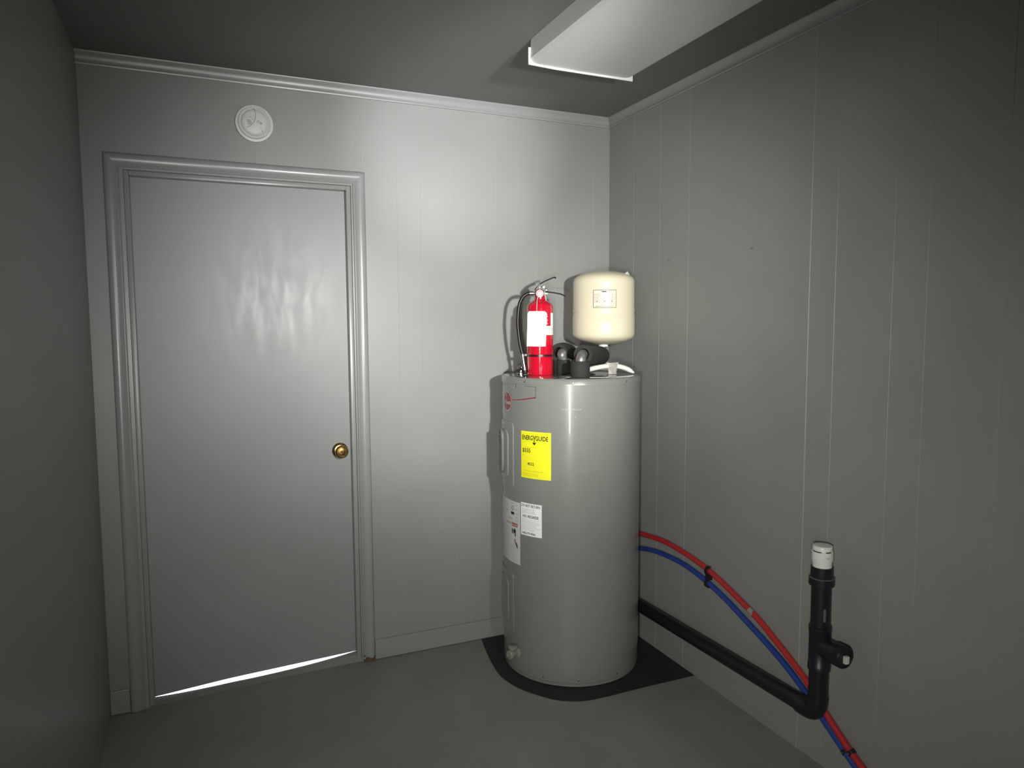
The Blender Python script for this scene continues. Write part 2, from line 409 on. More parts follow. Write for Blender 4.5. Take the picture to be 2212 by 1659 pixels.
# ------------------------------------------------------------------ door, casing, baseboard
door = bmesh.new()
SX0, SX1 = -0.237, 0.594; zt = 2.051
front = []; N_ = 12
for y in (0.05, 0.085):
    lo = [door.verts.new((SX0+(SX1-SX0)*i/N_, y, sbz(SX0+(SX1-SX0)*i/N_))) for i in range(N_+1)]
    hi = [door.verts.new((SX0+(SX1-SX0)*i/N_, y, zt)) for i in range(N_+1)]
    front.append((lo, hi))
for i in range(N_):
    (l0, h0), (l1, h1) = front
    door.faces.new((l0[i], l0[i+1], h0[i+1], h0[i])); door.faces.new((l1[i], h1[i], h1[i+1], l1[i+1]))
    door.faces.new((l0[i], l1[i], l1[i+1], l0[i+1])); door.faces.new((h0[i], h0[i+1], h1[i+1], h1[i]))
door.faces.new((l0[0], h0[0], h1[0], l1[0])); door.faces.new((l0[-1], l1[-1], h1[-1], h0[-1]))
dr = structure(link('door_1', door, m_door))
KX, KZ = 0.5325, 0.938
kb = lathe(bmesh.new(), [(0.0, 0), (0.033, 0), (0.0335, 0.003), (0.031, 0.007), (0.023, 0.010), (0.014, 0.0115)], (KX, 0.05, KZ), (0, -1, 0), 40)
rose = link('knob_rose', kb, m_brass, dr, smooth=True)
kb = lathe(bmesh.new(), [(0.011, 0.009), (0.0105, 0.022), (0.013, 0.027), (0.022, 0.031), (0.027, 0.037), (0.028, 0.044), (0.0265, 0.050), (0.022, 0.0535), (0.020, 0.052), (0.0185, 0.052), (0.017, 0.0545), (0.008, 0.0555), (0.007, 0.0545), (0.0, 0.0545)], (KX, 0.05, KZ), (0, -1, 0), 40)
link('door_knob', kb, m_brass, dr, smooth=True, sharp=30)

jb = bmesh.new()
box(jb, (OX0, 0.0, -0.02), (-0.240, 0.12, OZ)); box(jb, (0.597, 0.0, -0.005), (OX1, 0.12, OZ)); box(jb, (-0.240, 0.0, 2.055), (0.597, 0.12, OZ))
jamb = structure(link('trim_4', jb, m_trim))
for a, b_ in (((-0.240, 0.012, -0.018), (-0.222, 0.049, 2.055)), ((0.579, 0.012, 0.0), (0.597, 0.049, 2.055)), ((-0.222, 0.012, 2.037), (0.579, 0.049, 2.055))):
    link('door_stop', nbox(a, b_, 0.002), m_trim, jamb, smooth=True)
# casing profile: u from the inner edge outwards, d out of the wall
cp = [(0, 0), (0, 0.008), (0.0025, 0.010), (0.005, 0.0085), (0.007, 0.0085), (0.010, 0.0115), (0.016, 0.0145), (0.024, 0.0175), (0.032, 0.019), (0.040, 0.0185), (0.046, 0.016), (0.050, 0.0115), (0.0515, 0.006), (0.0515, 0)]
ci0, ci1, ciz = -0.2521, 0.6025, 2.0612
def casing(p0, p1, out, m0, m1):
    """p0->p1 inner edge line, out = outward direction in the wall plane, m = mitre factor at each end"""
    bm = bmesh.new(); p0, p1, out = Vector(p0), Vector(p1), Vector(out); d = (p1-p0).normalized(); R_ = []
    for p, mt in ((p0, -m0), (p1, m1)):
        R_.append([bm.verts.new(p + out*u + d*(mt*u) + Vector((0, -dd, 0))) for u, dd in cp])
    n = len(cp)
    for i in range(n): bm.faces.new((R_[0][i], R_[0][(i+1) % n], R_[1][(i+1) % n], R_[1][i]))
    bm.faces.new(R_[0]); bm.faces.new(R_[1][::-1]); return bm
for args in (((ci0, 0, -0.017), (ci0, 0, ciz), (-1, 0, 0), 0, 1), ((ci1, 0, 0.0), (ci1, 0, ciz), (1, 0, 0), 0, 1), ((ci0, 0, ciz), (ci1, 0, ciz), (0, 0, 1), 1, 1)):
    link('casing_board', casing(*args), m_case, jamb, smooth=True, sharp=28)

bb = bmesh.new(); box(bb, (0.6545, -0.010, 0.003), (XR-0.0005, -0.0002, 0.090), 0.002)
structure(link('baseboard_back', bb, m_trim))
bb = bmesh.new(); box(bb, (XL+0.0005, -0.010, -0.016), (-0.3040, -0.0002, 0.076), 0.002)
structure(link('baseboard_left', bb, m_trim))

# ------------------------------------------------------------------ floor mat under the heater
pts = smooth_path([(1.155, -0.012, 0), (1.125, -0.16, 0), (1.105, -0.30, 0), (1.103, -0.39, 0), (1.128, -0.49, 0), (1.17, -0.565, 0), (1.224, -0.635, 0), (1.285, -0.675, 0), (1.35, -0.694, 0), (1.45, -0.698, 0), (1.55, -0.697, 0), (1.70, -0.699, 0), (1.844, -0.702, 0)], 3)
pts += [Vector((1.844, -0.012, 0))]
bm = extrude_poly(bmesh.new(), [p+Vector((0, 0, 0.0005)) for p in pts], (0, 0, 0.0025))
tag(link('floor_mat', bm, m_mat), 'black sheet mat with a rounded front corner under the water heater', 'mat')

# ------------------------------------------------------------------ water heater
hc = (1.461, -0.321); R = 0.2965; ZT = 1.2605
heater = thing('water_heater', 'tall grey cylindrical electric water heater in the corner with yellow energy label', 'water heater', (0, 0, 0))
def hl(prof, n=96, bm=None): return lathe(bm or bmesh.new(), prof, (hc[0], hc[1], 0), (0, 0, 1), n)
link('base_ring', hl([(0.288, 0.003), (0.2925, 0.006), (0.2925, 0.022), (0.288, 0.024)]), m_heat, heater, smooth=True)
link('tank_jacket', hl([(R-0.004, 0.018), (R, 0.022), (R, 1.236), (R-0.003, 1.238)]), m_heat, heater, smooth=True)
link('lid_skirt', hl([(R-0.002, 1.2345), (R+0.0028, 1.235), (R+0.0032, 1.237), (R+0.0022, 1.240), (R+0.0020, 1.252), (R-0.001, 1.2575), (R-0.006, 1.2603), (R-0.009, 1.2595), (R-0.010, 1.2572)]), m_heat, heater, smooth=True)
link('lid_top', hl([(R-0.009, 1.250), (R-0.009, 1.2585), (R-0.012, 1.2592), (0.0, 1.2592)]), m_lid, heater, smooth=True)
ZL = 1.2592
for th in (-156, -116.5, -70, -200, -28):
    a = math.radians(th); d = Vector((math.cos(a), math.sin(a), 0))
    link('lid_screw', lathe(bmesh.new(), [(0.0045, 0), (0.0045, 0.001), (0.003, 0.0028), (0, 0.0032)], Vector((hc[0], hc[1], 1.245)) + d*(R+0.0018), d, 14), m_chrome, heater, smooth=True)
for th in (-112, -78, -140):
    a = math.radians(th); d = Vector((math.cos(a), math.sin(a), 0))
    link('base_screw', lathe(bmesh.new(), [(0.0035, 0), (0.0035, 0.001), (0, 0.0025)], Vector((hc[0], hc[1], 0.035)) + d*R, d, 12), m_chrome, heater, smooth=True)
for x, y in ((1.297, -0.215), (1.447, -0.385), (1.38, -0.44)):
    link('knockout_plate', lathe(bmesh.new(), [(0.034, 0), (0.034, 0.001), (0.030, 0.0022), (0, 0.0022)], (x, y, ZL), (0, 0, 1), 32), m_dull, heater, smooth=True)
# access panels with embossed raised border
def panel(th0, th1, z0, z1):
    p = link('access_panel', patch(hc, R-0.001, 0.0055, th0, th1, z0, z1, 0.022, 20), m_heat, heater, smooth=True, sharp=30)
    mid = (th0+th1)/2; hw = (th1-th0)/2
    link('panel_emboss', patch(hc, R+0.0040, 0.005, mid-hw*0.66, mid+hw*0.62, z0+0.035, z1-0.035, 0.03, 16), m_heat, p, smooth=True, sharp=60)
    for th, z in ((mid, z1-0.015), (mid, z0+0.015)):
        a = math.radians(th); d = Vector((math.cos(a), math.sin(a), 0))
        link('panel_screw', lathe(bmesh.new(), [(0.0045, 0), (0.0045, 0.001), (0, 0.003)], Vector((hc[0], hc[1], z)) + d*(R+0.0040), d, 12), m_chrome, p, smooth=True)
    return p
p1 = panel(152, 189.5, 0.795, 1.073)
panel(152, 188.5, 0.165, 0.432)
ov = lambda t: math.sqrt(max(0, 1-(2*abs(t-0.5))**6))
esc = link('thermostat_cover', patch(hc, R+0.008, 0.010, 163, 174.5, 0.845, 1.035, shape=ov, nx=12), m_insert, heater, smooth=True, sharp=50)
ink = Ink()
for v in (0.150, 0.133, 0.116): ink.rect(0.006, v, 0.03, v+0.006)
ink.wrap('printed_marks', m_ink, esc, hc, R+0.0185, 164, 0.862)
# energy label
en = link('energy_label', patch(hc, R, 0.0008, -160.8, -133.5, 0.854, 1.0455, nx=16), m_yellow, heater)
en['label'] = 'bright yellow energy guide label with black print'
W = math.radians(27.3)*R
ink = Ink()
ink.text('ENERG', 0.007, 0.157, 0.026, fit=0.054, bold=0.0006)
ink.text('GUIDE', 0.0745, 0.157, 0.026, fit=0.056, bold=0.0006)
ink.poly([(0.0605, 0.177), (0.0645, 0.177), (0.0690, 0.166), (0.0735, 0.177), (0.0770, 0.177), (0.0705, 0.162), (0.0705, 0.146), (0.0765, 0.150), (0.0765, 0.145), (0.0687, 0.137), (0.061, 0.145), (0.061, 0.150), (0.0670, 0.146), (0.0670, 0.162)])
ink.text('$555', 0.008, 0.106, 0.023, fit=0.042, bold=0.0003)
ink.text('4622', 0.034, 0.054, 0.017, fit=0.033, bold=0.0002)
ink.wrap('lettering', m_ink, en, hc, R+0.0013, -160.8, 0.854)
ink = Ink()
ink.lines(0.022, 0.085, 0.124, 0.130, 1, 0.0014); ink.lines(0.008, 0.13, 0.180, 0.184, 1, 0.001); ink.lines(0.006, 0.10, 0.144, 0.156, 2, 0.0008)
ink.lines(0.015, 0.12, 0.028, 0.033, 1, 0.0016); ink.lines(0.008, 0.11, 0.008, 0.022, 3, 0.001)
ink.rect(0.010, 0.092, 0.014, 0.095) 
fp = ink.wrap('fine_print', m_olive, en, hc, R+0.0012, -160.8, 0.854); fp['kind'] = 'stuff'
# warning label (wide, partly round the side)
wl = link('warning_label', patch(hc, R, 0.0008, 158, 197.2, 0.480, 0.742, nx=20), m_label, heater)
wl['label'] = 'tall white warning label with red danger banner'
U = lambda deg: math.radians(deg-158)*R
ink = Ink()
ink.rect(U(186), 0.156, U(194.5), 0.171); ink.wrap('danger_banner', m_redink, wl, hc, R+0.0012, 158, 0.480)
ink = Ink(); ink.text('DANGER', U(187.8), 0.1595, 0.0115, fit=U(194)-U(187.8), bold=0.0002)
ink.poly([(U(186.3), 0.159), (U(187.5), 0.159), (U(186.9), 0.168)])
ink.wrap('banner_lettering', m_label, wl, hc, R+0.0016, 158, 0.480)
ink = Ink(); ink.text('DANGER', U(176), 0.160, 0.012, fit=U(184.5)-U(176)); ink.wrap('pink_lettering', m_redink, wl, hc, R+0.0012, 158, 0.480)
ink = Ink()   # pictogram: dark fingers above, a hand reaching from lower right, and a black plate
for k, (a, z) in enumerate(((186.2, 0.128), (187.4, 0.124), (189.0, 0.126), (190.0, 0.130), (191.0, 0.126))):
    ink.poly([(U(a), z), (U(a+0.9), z-0.002), (U(a+1.1), z+0.014), (U(a+0.7), z+0.020), (U(a+0.1), z+0.017)])
ink.rect(U(188.8), 0.137, U(192.0), 0.141); ink.poly([(U(190.8), 0.118), (U(191.9), 0.112), (U(192.3), 0.138), (U(191.2), 0.138)])
ink.rect(U(185.2), 0.205, U(190.0), 0.216)
ink.poly([(U(190.8), 0.090), (U(192.2), 0.082), (U(194.5), 0.062), (U(194.5), 0.079), (U(192.8), 0.093)])
ink.wrap('pictogram', m_ink, wl, hc, R+0.0013, 158, 0.480)
ink = Ink(); ink.poly([(U(189.7), 0.093), (U(191.8), 0.078), (U(192.6), 0.086), (U(192.0), 0.100), (U(190.8), 0.108), (U(190.0), 0.103)])
ink.wrap('printed_hand', m_skin, wl, hc, R+0.0015, 158, 0.480)
ink = Ink(); ink.ring(U(187.7), 0.233, 0.0095, 0.006, sx=1.0); ink.rect(U(187.4), 0.217, U(187.9), 0.224)
ink.text('?', U(187.1), 0.227, 0.014)
ink.lines(U(185.5), U(190.5), 0.249, 0.256, 1, 0.003); ink.lines(U(176), U(180), 0.20, 0.25, 2, 0.003)
for z in (0.243, 0.226, 0.208, 0.192, 0.178): ink.lines(U(191.6), U(195.5), z, z+0.008, 2, 0.0014)
ink.rect(U(195.3), 0.165, U(195.5), 0.24)
ink.wrap('symbols', m_grey_ink, wl, hc, R+0.0012, 158, 0.480)
ink = Ink(); ink.lines(U(182), U(189.5), 0.182, 0.190, 1, 0.004); ink.wrap('green_strip', m_olive, wl, hc, R+0.0012, 158, 0.480)
ink = Ink(); ink.lines(U(185), U(194.5), 0.010, 0.078, 14, 0.0016); ink.lines(U(174), U(184), 0.010, 0.150, 26, 0.0016); ink.lines(U(160), U(173), 0.010, 0.150, 26, 0.0016)
ink.rect(U(195.0), 0.006, U(195.15), 0.150)
fp = ink.wrap('fine_print', m_faint, wl, hc, R+0.0012, 158, 0.480); fp['kind'] = 'stuff'
# do-not-return label
rl = link('return_label', patch(hc, R, 0.0008, -161.6, -141.2, 0.6145, 0.7495, nx=14), m_tag, heater)
rl['label'] = 'small white do not return label'
ink = Ink(); ink.text('DO NOT RETURN', 0.005, 0.119, 0.0155, fit=0.0935, bold=0.0003); ink.text('NO REGRESE', 0.012, 0.075, 0.0155, fit=0.080, bold=0.0003)
ink.text('1-866-279-4566', 0.006, 0.006, 0.0125, fit=0.070, bold=0.0003)
ink.wrap('lettering', m_ink, rl, hc, R+0.0012, -161.6, 0.6145)
ink = Ink(); ink.lines(0.006, 0.095, 0.091, 0.114, 5, 0.0014); ink.lines(0.006, 0.10, 0.020, 0.070, 9, 0.0014)
fp = ink.wrap('fine_print', m_faint, rl, hc, R+0.0012, -161.6, 0.6145); fp['kind'] = 'stuff'
# maker's emblem: lettering strip, boxed outline, red swoosh and round badge
U = lambda deg: math.radians(deg-165)*R
ink = Ink()
ink.text('PERFORMANCE', U(165), 0.046, 0.018, fit=U(192)-U(165))
ink.wrap('emblem_lettering', m_pale, heater, hc, R+0.0006, 165, 1.171)
ink = Ink(); ink.rect(U(192.6), 0.046, U(192.9), 0.066); ink.rect(U(203), 0.0560, U(214), 0.0570); ink.rect(U(213.7), 0.012, U(214), 0.0570)
ink.wrap('emblem_outline', m_ink, heater, hc, R+0.0006, 165, 1.171)
ink = Ink(); n = 16
for i in range(n):
    a, b_ = i/n, (i+1)/n; f = lambda t: -0.006+0.0165*t**1.6; hh = lambda t: 0.0025+0.0035*t
    ua, ub = U(187.5)+(U(214)-U(187.5))*a, U(187.5)+(U(214)-U(187.5))*b_
    ink.poly([(ua, f(a)), (ub, f(b_)), (ub, f(b_)+hh(b_)), (ua, f(a)+hh(a))])
ink.wrap('emblem_swoosh', m_maroon, heater, hc, R+0.0006, 165, 1.171)
bd = patch(hc, R, 0.0010, 179.5-7.6, 179.5+7.6, 1.117, 1.197, shape=lambda t: math.sqrt(max(0, 1-(2*t-1)**2)), nx=14)
badge = link('round_badge', bd, m_maroon, heater)
ink = Ink(); ink.ring(0, 0, 0.0405, 0.0378, 48, sx=0.97)
ink.text('Rheem', -0.031, -0.012, 0.024, fit=0.062, bold=0.0004)
ink.poly([(-0.012, 0.030), (-0.008, 0.032), (-0.009, -0.030), (-0.012, -0.030)])
ink.wrap('badge_lettering', m_label, badge, hc, R+0.0016, 179.5, 1.157)
ink = Ink(); ink.text('4', 0.050, -0.030, 0.012)
for k in range(13): ink.rect(0.006*k, 0.0005+0.002*(k % 3 == 1), 0.006*k+0.0032, 0.0065-0.0015*(k % 2))
ink.wrap('stencilled_code', m_stencil, heater, hc, R+0.0006, -125, 1.137)
# drain valve low on the left
dv = link('drain_valve', lathe(bmesh.new(), [(0.024, 0), (0.026, 0.004), (0.022, 0.008), (0.014, 0.010), (0.014, 0.026), (0.019, 0.030), (0.019, 0.044), (0.015, 0.048), (0.010, 0.048), (0.009, 0.040), (0, 0.040)], (hc[0]+R*math.cos(math.radians(-168))*0.995, hc[1]+R*math.sin(math.radians(-168))*0.995, 0.098), (math.cos(math.radians(-160)), math.sin(math.radians(-160)), 0), 24), m_brassy, heater, smooth=True)
a = math.radians(-160); hb = Vector((hc[0]+R*math.cos(math.radians(-168)), hc[1]+R*math.sin(math.radians(-168)), 0.098)) + Vector((math.cos(a), math.sin(a), 0))*0.020
link('valve_handle', lathe(bmesh.new(), [(0.006, 0), (0.006, 0.018), (0.018, 0.019), (0.021, 0.023), (0.021, 0.031), (0.017, 0.034), (0, 0.034)], hb, (0, 0, 1), 12), m_brassy, dv, smooth=True)
# relief valve (behind the extinguisher, left rim of the lid)
tv = link('relief_valve', lathe(bmesh.new(), [(0.016, 0), (0.016, 0.008), (0.011, 0.012), (0.011, 0.022), (0.014, 0.024), (0.014, 0.033), (0.008, 0.037), (0, 0.038)], (1.262, -0.235, ZL), (0.12, 0, 1), 18), m_chrome, heater, smooth=True)
bm = bmesh.new(); tube(bm, smooth_path([(1.262, -0.235, 1.285), (1.248, -0.250, 1.284), (1.236, -0.262, 1.278)], 5), 0.009, 12)
link('valve_outlet', bm, m_chrome, tv, smooth=True)
bm = bmesh.new(); box(bm, (-0.004, -0.003, 0), (0.034, 0.003, 0.0022), 0.0008)
for v in bm.verts: v.co = Matrix.Rotation(math.radians(-28), 3, 'Y') @ v.co + Vector((1.258, -0.240, 1.297))
link('test_lever', bm, m_dull, tv)

# ------------------------------------------------------------------ insulated pipes on top of the heater
def insulated(name, label, base, rs, h, elbow_pts, foam_pts, rf):
    t = thing(name, label, 'pipe', (0, 0, 0), 0, 'insulated pipes on top of the water heater')
    bx, by = base
    link('foam_collar', lathe(bmesh.new(), [(rs*0.96, 0), (rs, 0.004), (rs*1.01, h*0.5), (rs*0.98, h-0.003), (rs*0.93, h), (rs*0.5, h), (rs*0.45, h-0.01), (0, h-0.01)], (bx, by, ZL+0.0006), (0, 0, 1), 32), m_foam, t, smooth=True)
    bm = bmesh.new(); tube(bm, smooth_path(elbow_pts, 8), 0.0215, 20); link('elbow_joint', bm, m_dull, t, smooth=True)
    # foam sleeve: a thick tube with a hollow, slit front end
    fp = [Vector(p) for p in foam_pts]; P = smooth_path(fp, 8); bm = bmesh.new()
    tube(bm, P, lambda s: rf*(1.0 if 0.03 < s < 0.9 else (0.96 if s <= 0.03 else 0.96-0.5*((s-0.9)/0.1)**2)), 28, cap=False)
    bm2 = bmesh.new(); me = bpy.data.meshes.new('x')
    tube(bm, P, rf*0.60, 28, cap=False)
    bm.verts.ensure_lookup_table()
    n = 28; k = len(P)
    V = list(bm.verts); O, I = V[:n*k], V[n*k:]
    for end in (0, k-1):
        for i in range(n):
            bm.faces.new((O[end*n+i], O[end*n+(i+1) % n], I[end*n+(i+1) % n], I[end*n+i]))
    link('foam_sleeve', bm, m_foam, t, smooth=True)
    return t
ins1 = insulated('insulated_pipe', 'black foam insulated pipe on heater top, nearer one under the cream tank', (1.420, -0.478), 0.040, 0.064,
          [(1.422, -0.478, 1.315), (1.424, -0.478, 1.335), (1.440, -0.460, 1.350), (1.470, -0.425, 1.347), (1.520, -0.375, 1.342)],
          [(1.440, -0.468, 1.350), (1.50, -0.405, 1.344), (1.59, -0.315, 1.336), (1.672, -0.236, 1.333)], 0.0415)
ins2 = insulated('insulated_pipe', 'black foam insulated pipe on heater top, half hidden behind the extinguisher', (1.448, -0.285), 0.034, 0.062,
          [(1.448, -0.285, 1.312), (1.440, -0.287, 1.330), (1.436, -0.288, 1.346), (1.455, -0.262, 1.354), (1.49, -0.215, 1.352)],
          [(1.425, -0.278, 1.352), (1.475, -0.225, 1.354), (1.525, -0.165, 1.348), (1.575, -0.10, 1.340)], 0.040)
link('silver_tape', lathe(bmesh.new(), [(0.014, 0), (0.0155, 0.005), (0.014, 0.012), (0.010, 0.014), (0, 0.014)], (1.463, -0.300, 1.312), (0.3, -0.2, 1), 9), m_dull, ins2)

# ------------------------------------------------------------------ expansion tank
tcx, tcy, tr = 1.667, -0.250, 0.1393
ex = thing('expansion_tank', 'cream painted steel expansion tank standing above the water heater', 'tank')
prof = [(0.0, 1.381), (0.030, 1.3825), (0.070, 1.3885), (0.105, 1.399), (0.128, 1.410), (tr-0.003, 1.4205), (tr, 1.431), (tr, 1.516), (tr-0.0025, 1.5195), (tr-0.0025, 1.524), (tr-0.0005, 1.5275), (tr-0.0005, 1.541), (tr-0.0018, 1.5445), (tr-0.002, 1.655), (tr-0.003, 1.668), (tr-0.009, 1.680), (tr-0.022, 1.690), (0.095, 1.700), (0.060, 1.708), (0.030, 1.712), (0, 1.713)]
link('tank_body', lathe(bmesh.new(), prof, (tcx, tcy, 0), (0, 0, 1), 72), m_cream, ex, smooth=True, sharp=60)
link('pipe_nipple', lathe(bmesh.new(), [(0.021, 1.374), (0.021, 1.3835), (0.013, 1.3835)], (tcx, tcy, 0), (0, 0, 1), 24), m_white, ex, smooth=True)
link('pipe_stem', lathe(bmesh.new(), [(0.0125, 1.345), (0.0125, 1.378)], (tcx, tcy, 0), (0, 0, 1), 20), m_dull, ex, smooth=True)
bm = bmesh.new(); extrude_poly(bm, [Vector(p) for p in ((1.715, -0.345, 1.694), (1.735, -0.338, 1.706), (1.765, -0.315, 1.688), (1.757, -0.318, 1.682))], (0.006, 0.012, 0.001))
link('paper_tag', bm, m_paper, ex)
lb = link('tank_label', patch((tcx, tcy), tr-0.0025, 0.0012, -140.1, -98.2, 1.545, 1.622, nx=14), m_creamlab, ex)
LW = math.radians(41.9)*tr
ink = Ink(); b0 = 0.0018
for q in ((0, 0, LW, b0), (0, 0.077-b0, LW, 0.077), (0, 0, b0, 0.077), (LW-b0, 0, LW, 0.077)): ink.rect(*q)
ink.rect(LW*0.38, 0.067, LW*0.57, 0.0715)
ink.wrap('printed_border', m_ink, lb, (tcx, tcy), tr-0.0009, -140.1, 1.545)
ink = Ink()
for a, b_ in ((0.05, 0.31), (0.37, 0.62), (0.68, 0.94)):
    ink.lines(LW*a, LW*b_, 0.022, 0.061, 8, 0.0014); ink.rect(LW*(a+0.09), 0.026, LW*(a+0.15), 0.031)
ink.lines(LW*0.1, LW*0.95, 0.004, 0.008, 1, 0.003); ink.lines(LW*0.38, LW*0.58, 0.011, 0.015, 1, 0.002)
fp = ink.wrap('fine_print', m_creamink, lb, (tcx, tcy), tr-0.0010, -140.1, 1.545); fp['kind'] = 'stuff'

# ------------------------------------------------------------------ white tubing with clear tape on the lid
wt = thing('white_hose', 'bent white plastic hose lying across the right side of the heater top', 'hose')
P = smooth_path([(1.470, -0.435, 1.281), (1.50, -0.425, 1.286), (1.56, -0.410, 1.293), (1.616, -0.400, 1.295), (1.650, -0.405, 1.292), (1.674, -0.424, 1.284), (1.688, -0.444, 1.273), (1.6945, -0.457, 1.2655)], 6)
bm = bmesh.new(); tube(bm, P, lambda s: 0.0105 if s < 0.8 else 0.0105-0.007*((s-0.8)/0.2), 16, sq=(1, 1)); link('hose_wall', bm, m_white, wt, smooth=True)
bm = bmesh.new(); random.seed(3); rows = []
for k, z in enumerate((1.3105, 1.300, 1.286, 1.274, 1.2610)):
    w_ = (0.026, 0.022, 0.018, 0.0175, 0.020)[k]
    rows.append([bm.verts.new((1.612+w_*0.916*s+random.uniform(-.002, .002), -0.418-w_*0.4*s-0.012*(1-abs(s))*(1 if 0 < k < 4 else 0.6)+random.uniform(-.004, .004), z+random.uniform(-.002, .002)*(0 if k == 4 else 1))) for s in (-1, -0.5, 0, 0.5, 1)])
for A, B in zip(rows, rows[1:]):
    for i in range(4): bm.faces.new((A[i], A[i+1], B[i+1], B[i]))
ex_ = bmesh.ops.extrude_face_region(bm, geom=list(bm.faces))
for v in [e for e in ex_['geom'] if isinstance(e, bmesh.types.BMVert)]: v.co += Vector((0.0008, 0.0016, 0))
ct = link('clear_tape', bm, m_film, wt); ct['label'] = 'crumpled translucent tape flag'

# ------------------------------------------------------------------ fire extinguisher (local: x = image right, y = away, z = up)
fe = thing('fire_extinguisher', 'red fire extinguisher with white tag standing on the water heater', 'fire extinguisher', (1.328, -0.292, ZL), -yaw)
rb = 0.0555
link('cylinder_body', lathe(bmesh.new(), [(rb-0.004, 0.0), (rb-0.001, 0.002), (rb, 0.006), (rb, 0.285), (rb-0.002, 0.295), (rb-0.009, 0.305), (rb-0.022, 0.3135), (0.026, 0.318), (0.0225, 0.322), (0.0215, 0.342), (0.019, 0.346), (0, 0.346)], (0, 0, 0), (0, 0, 1), 56), m_red, fe, smooth=True, sharp=55)
vb = bmesh.new(); lathe(vb, [(0.016, 0.345), (0.016, 0.352), (0.012, 0.354), (0.012, 0.374), (0.008, 0.378), (0, 0.378)], (0.0, 0, 0), (0, 0, 1), 20)
box(vb, (-0.020, -0.010, 0.338), (0.022, 0.010, 0.366), 0.003)
valve = link('valve_body', vb, m_chrome, fe, smooth=True)
gb = link('pressure_gauge', lathe(bmesh.new(), [(0.012, 0), (0.018, 0.004), (0.0195, 0.006), (0.0195, 0.013), (0.0175, 0.014), (0.0165, 0.012), (0, 0.012)], (-0.001, -0.009, 0.346), (0, -1, 0), 32), m_chrome, fe, smooth=True)
link('gauge_face', lathe(bmesh.new(), [(0.0165, 0.0122), (0.0165, 0.0132), (0.008, 0.0134), (0, 0.0134)], (-0.001, -0.009, 0.346), (0, -1, 0), 32), m_gauge, gb)
ink = Ink(); ink.ring(0, 0, 0.0075, 0.0, 20); ink.plane('gauge_centre', m_tag, gb, (-0.001, -0.0230, 0.346), (1, 0, 0), (0, 0, 1))
ink = Ink()
for k in range(9):
    a = math.radians(215-k*31); ink.poly([(0.010*math.cos(a-.05), 0.010*math.sin(a-.05)), (0.0145*math.cos(a-.06), 0.0145*math.sin(a-.06)), (0.0145*math.cos(a+.06), 0.0145*math.sin(a+.06)), (0.010*math.cos(a+.05), 0.010*math.sin(a+.05))])
ink.poly([(-0.0007, 0), (0.0007, 0), (0.0002, 0.011), (-0.0002, 0.011)]); ink.plane('gauge_marks', m_redink, gb, (-0.001, -0.0232, 0.346), (1, 0, 0), (0, 0, 1))
def bar(pts, wdt, thk):
    """flat bar along pts in local xz plane, width in y"""
    bm = bmesh.new(); pts = [Vector((x, 0, z)) for x, z in pts]; up, dn = [], []
    for i, p in enumerate(pts):
        d = (pts[min(i+1, len(pts)-1)]-pts[max(i-1, 0)]).normalized(); nrm = Vector((-d.z, 0, d.x))
        up.append(p+nrm*thk/2); dn.append(p-nrm*thk/2)
    ring = up+dn[::-1]
    A = [bm.verts.new(p+Vector((0, -wdt/2, 0))) for p in ring]; B = [bm.verts.new(p+Vector((0, wdt/2, 0))) for p in ring]
    n = len(ring); m_ = len(pts)
    for i in range(m_-1):
        for Q, rev in ((A, 0), (B, 1)):
            f = [Q[i], Q[i+1], Q[n-2-i], Q[n-1-i]]; bm.faces.new(f[::-1] if rev else f)
    for i in range(n): bm.faces.new((A[i], A[(i+1) % n], B[(i+1) % n], B[i]))
    return bm
link('squeeze_lever', bar([(-0.020, 0.360), (-0.019, 0.366), (-0.008, 0.377), (0.004, 0.389), (0.030, 0.402), (0.060, 0.4145), (0.066, 0.4135), (0.0665, 0.409)], 0.020, 0.0048), m_blackmetal, fe)
link('lever_web', bar([(-0.010, 0.366), (0.010, 0.384), (0.024, 0.393), (0.048, 0.402)], 0.010, 0.0060), m_steel, fe)
link('carry_handle', bar([(0.008, 0.362), (0.022, 0.3545), (0.060, 0.3495), (0.090, 0.3435), (0.106, 0.336), (0.1085, 0.333)], 0.022, 0.0046), m_blackmetal, fe)
for s in (-1, 1):
    bm = extrude_poly(bmesh.new(), [Vector((x, s*0.0105, z)) for x, z in ((-0.018, 0.350), (0.020, 0.350), (0.026, 0.362), (0.012, 0.384), (-0.002, 0.384), (-0.018, 0.364))], (0, s*0.0014, 0))
    link('lever_bracket', bm, m_steel, fe)
pin = lathe(bmesh.new(), [(0.0035, -0.016), (0.0035, 0.014), (0.0055, 0.015), (0.0055, 0.018), (0, 0.019)], (0.016, 0, 0.374), (0, -1, 0), 12)
link('safety_pin', pin, m_chrome, fe, smooth=True)
link('rivet', lathe(bmesh.new(), [(0.0045, -0.0125), (0.0045, 0.0125), (0.003, 0.0145), (0, 0.015)], (0.026, 0, 0.3605), (0, -1, 0), 12), m_chrome, fe, smooth=True)
ring_ = [Vector((0.014+0.011*math.cos(t), -0.020, 0.366+0.011*math.sin(t))) for t in [2*PI*i/24 for i in range(25)]]
link('pin_ring', tube(bmesh.new(), ring_, 0.0009, 6), m_chrome, fe, smooth=True)
link('plastic_seal', tube(bmesh.new(), smooth_path([(0.023, -0.014, 0.362), (0.019, -0.018, 0.345), (0.022, -0.020, 0.333), (0.026, -0.020, 0.3165)], 5), 0.0014, 8), m_white, fe, smooth=True)
link('seal_tab', nbox((0.021, -0.016, 0.343), (0.033, -0.0148, 0.348), 0.0004), m_white, fe)
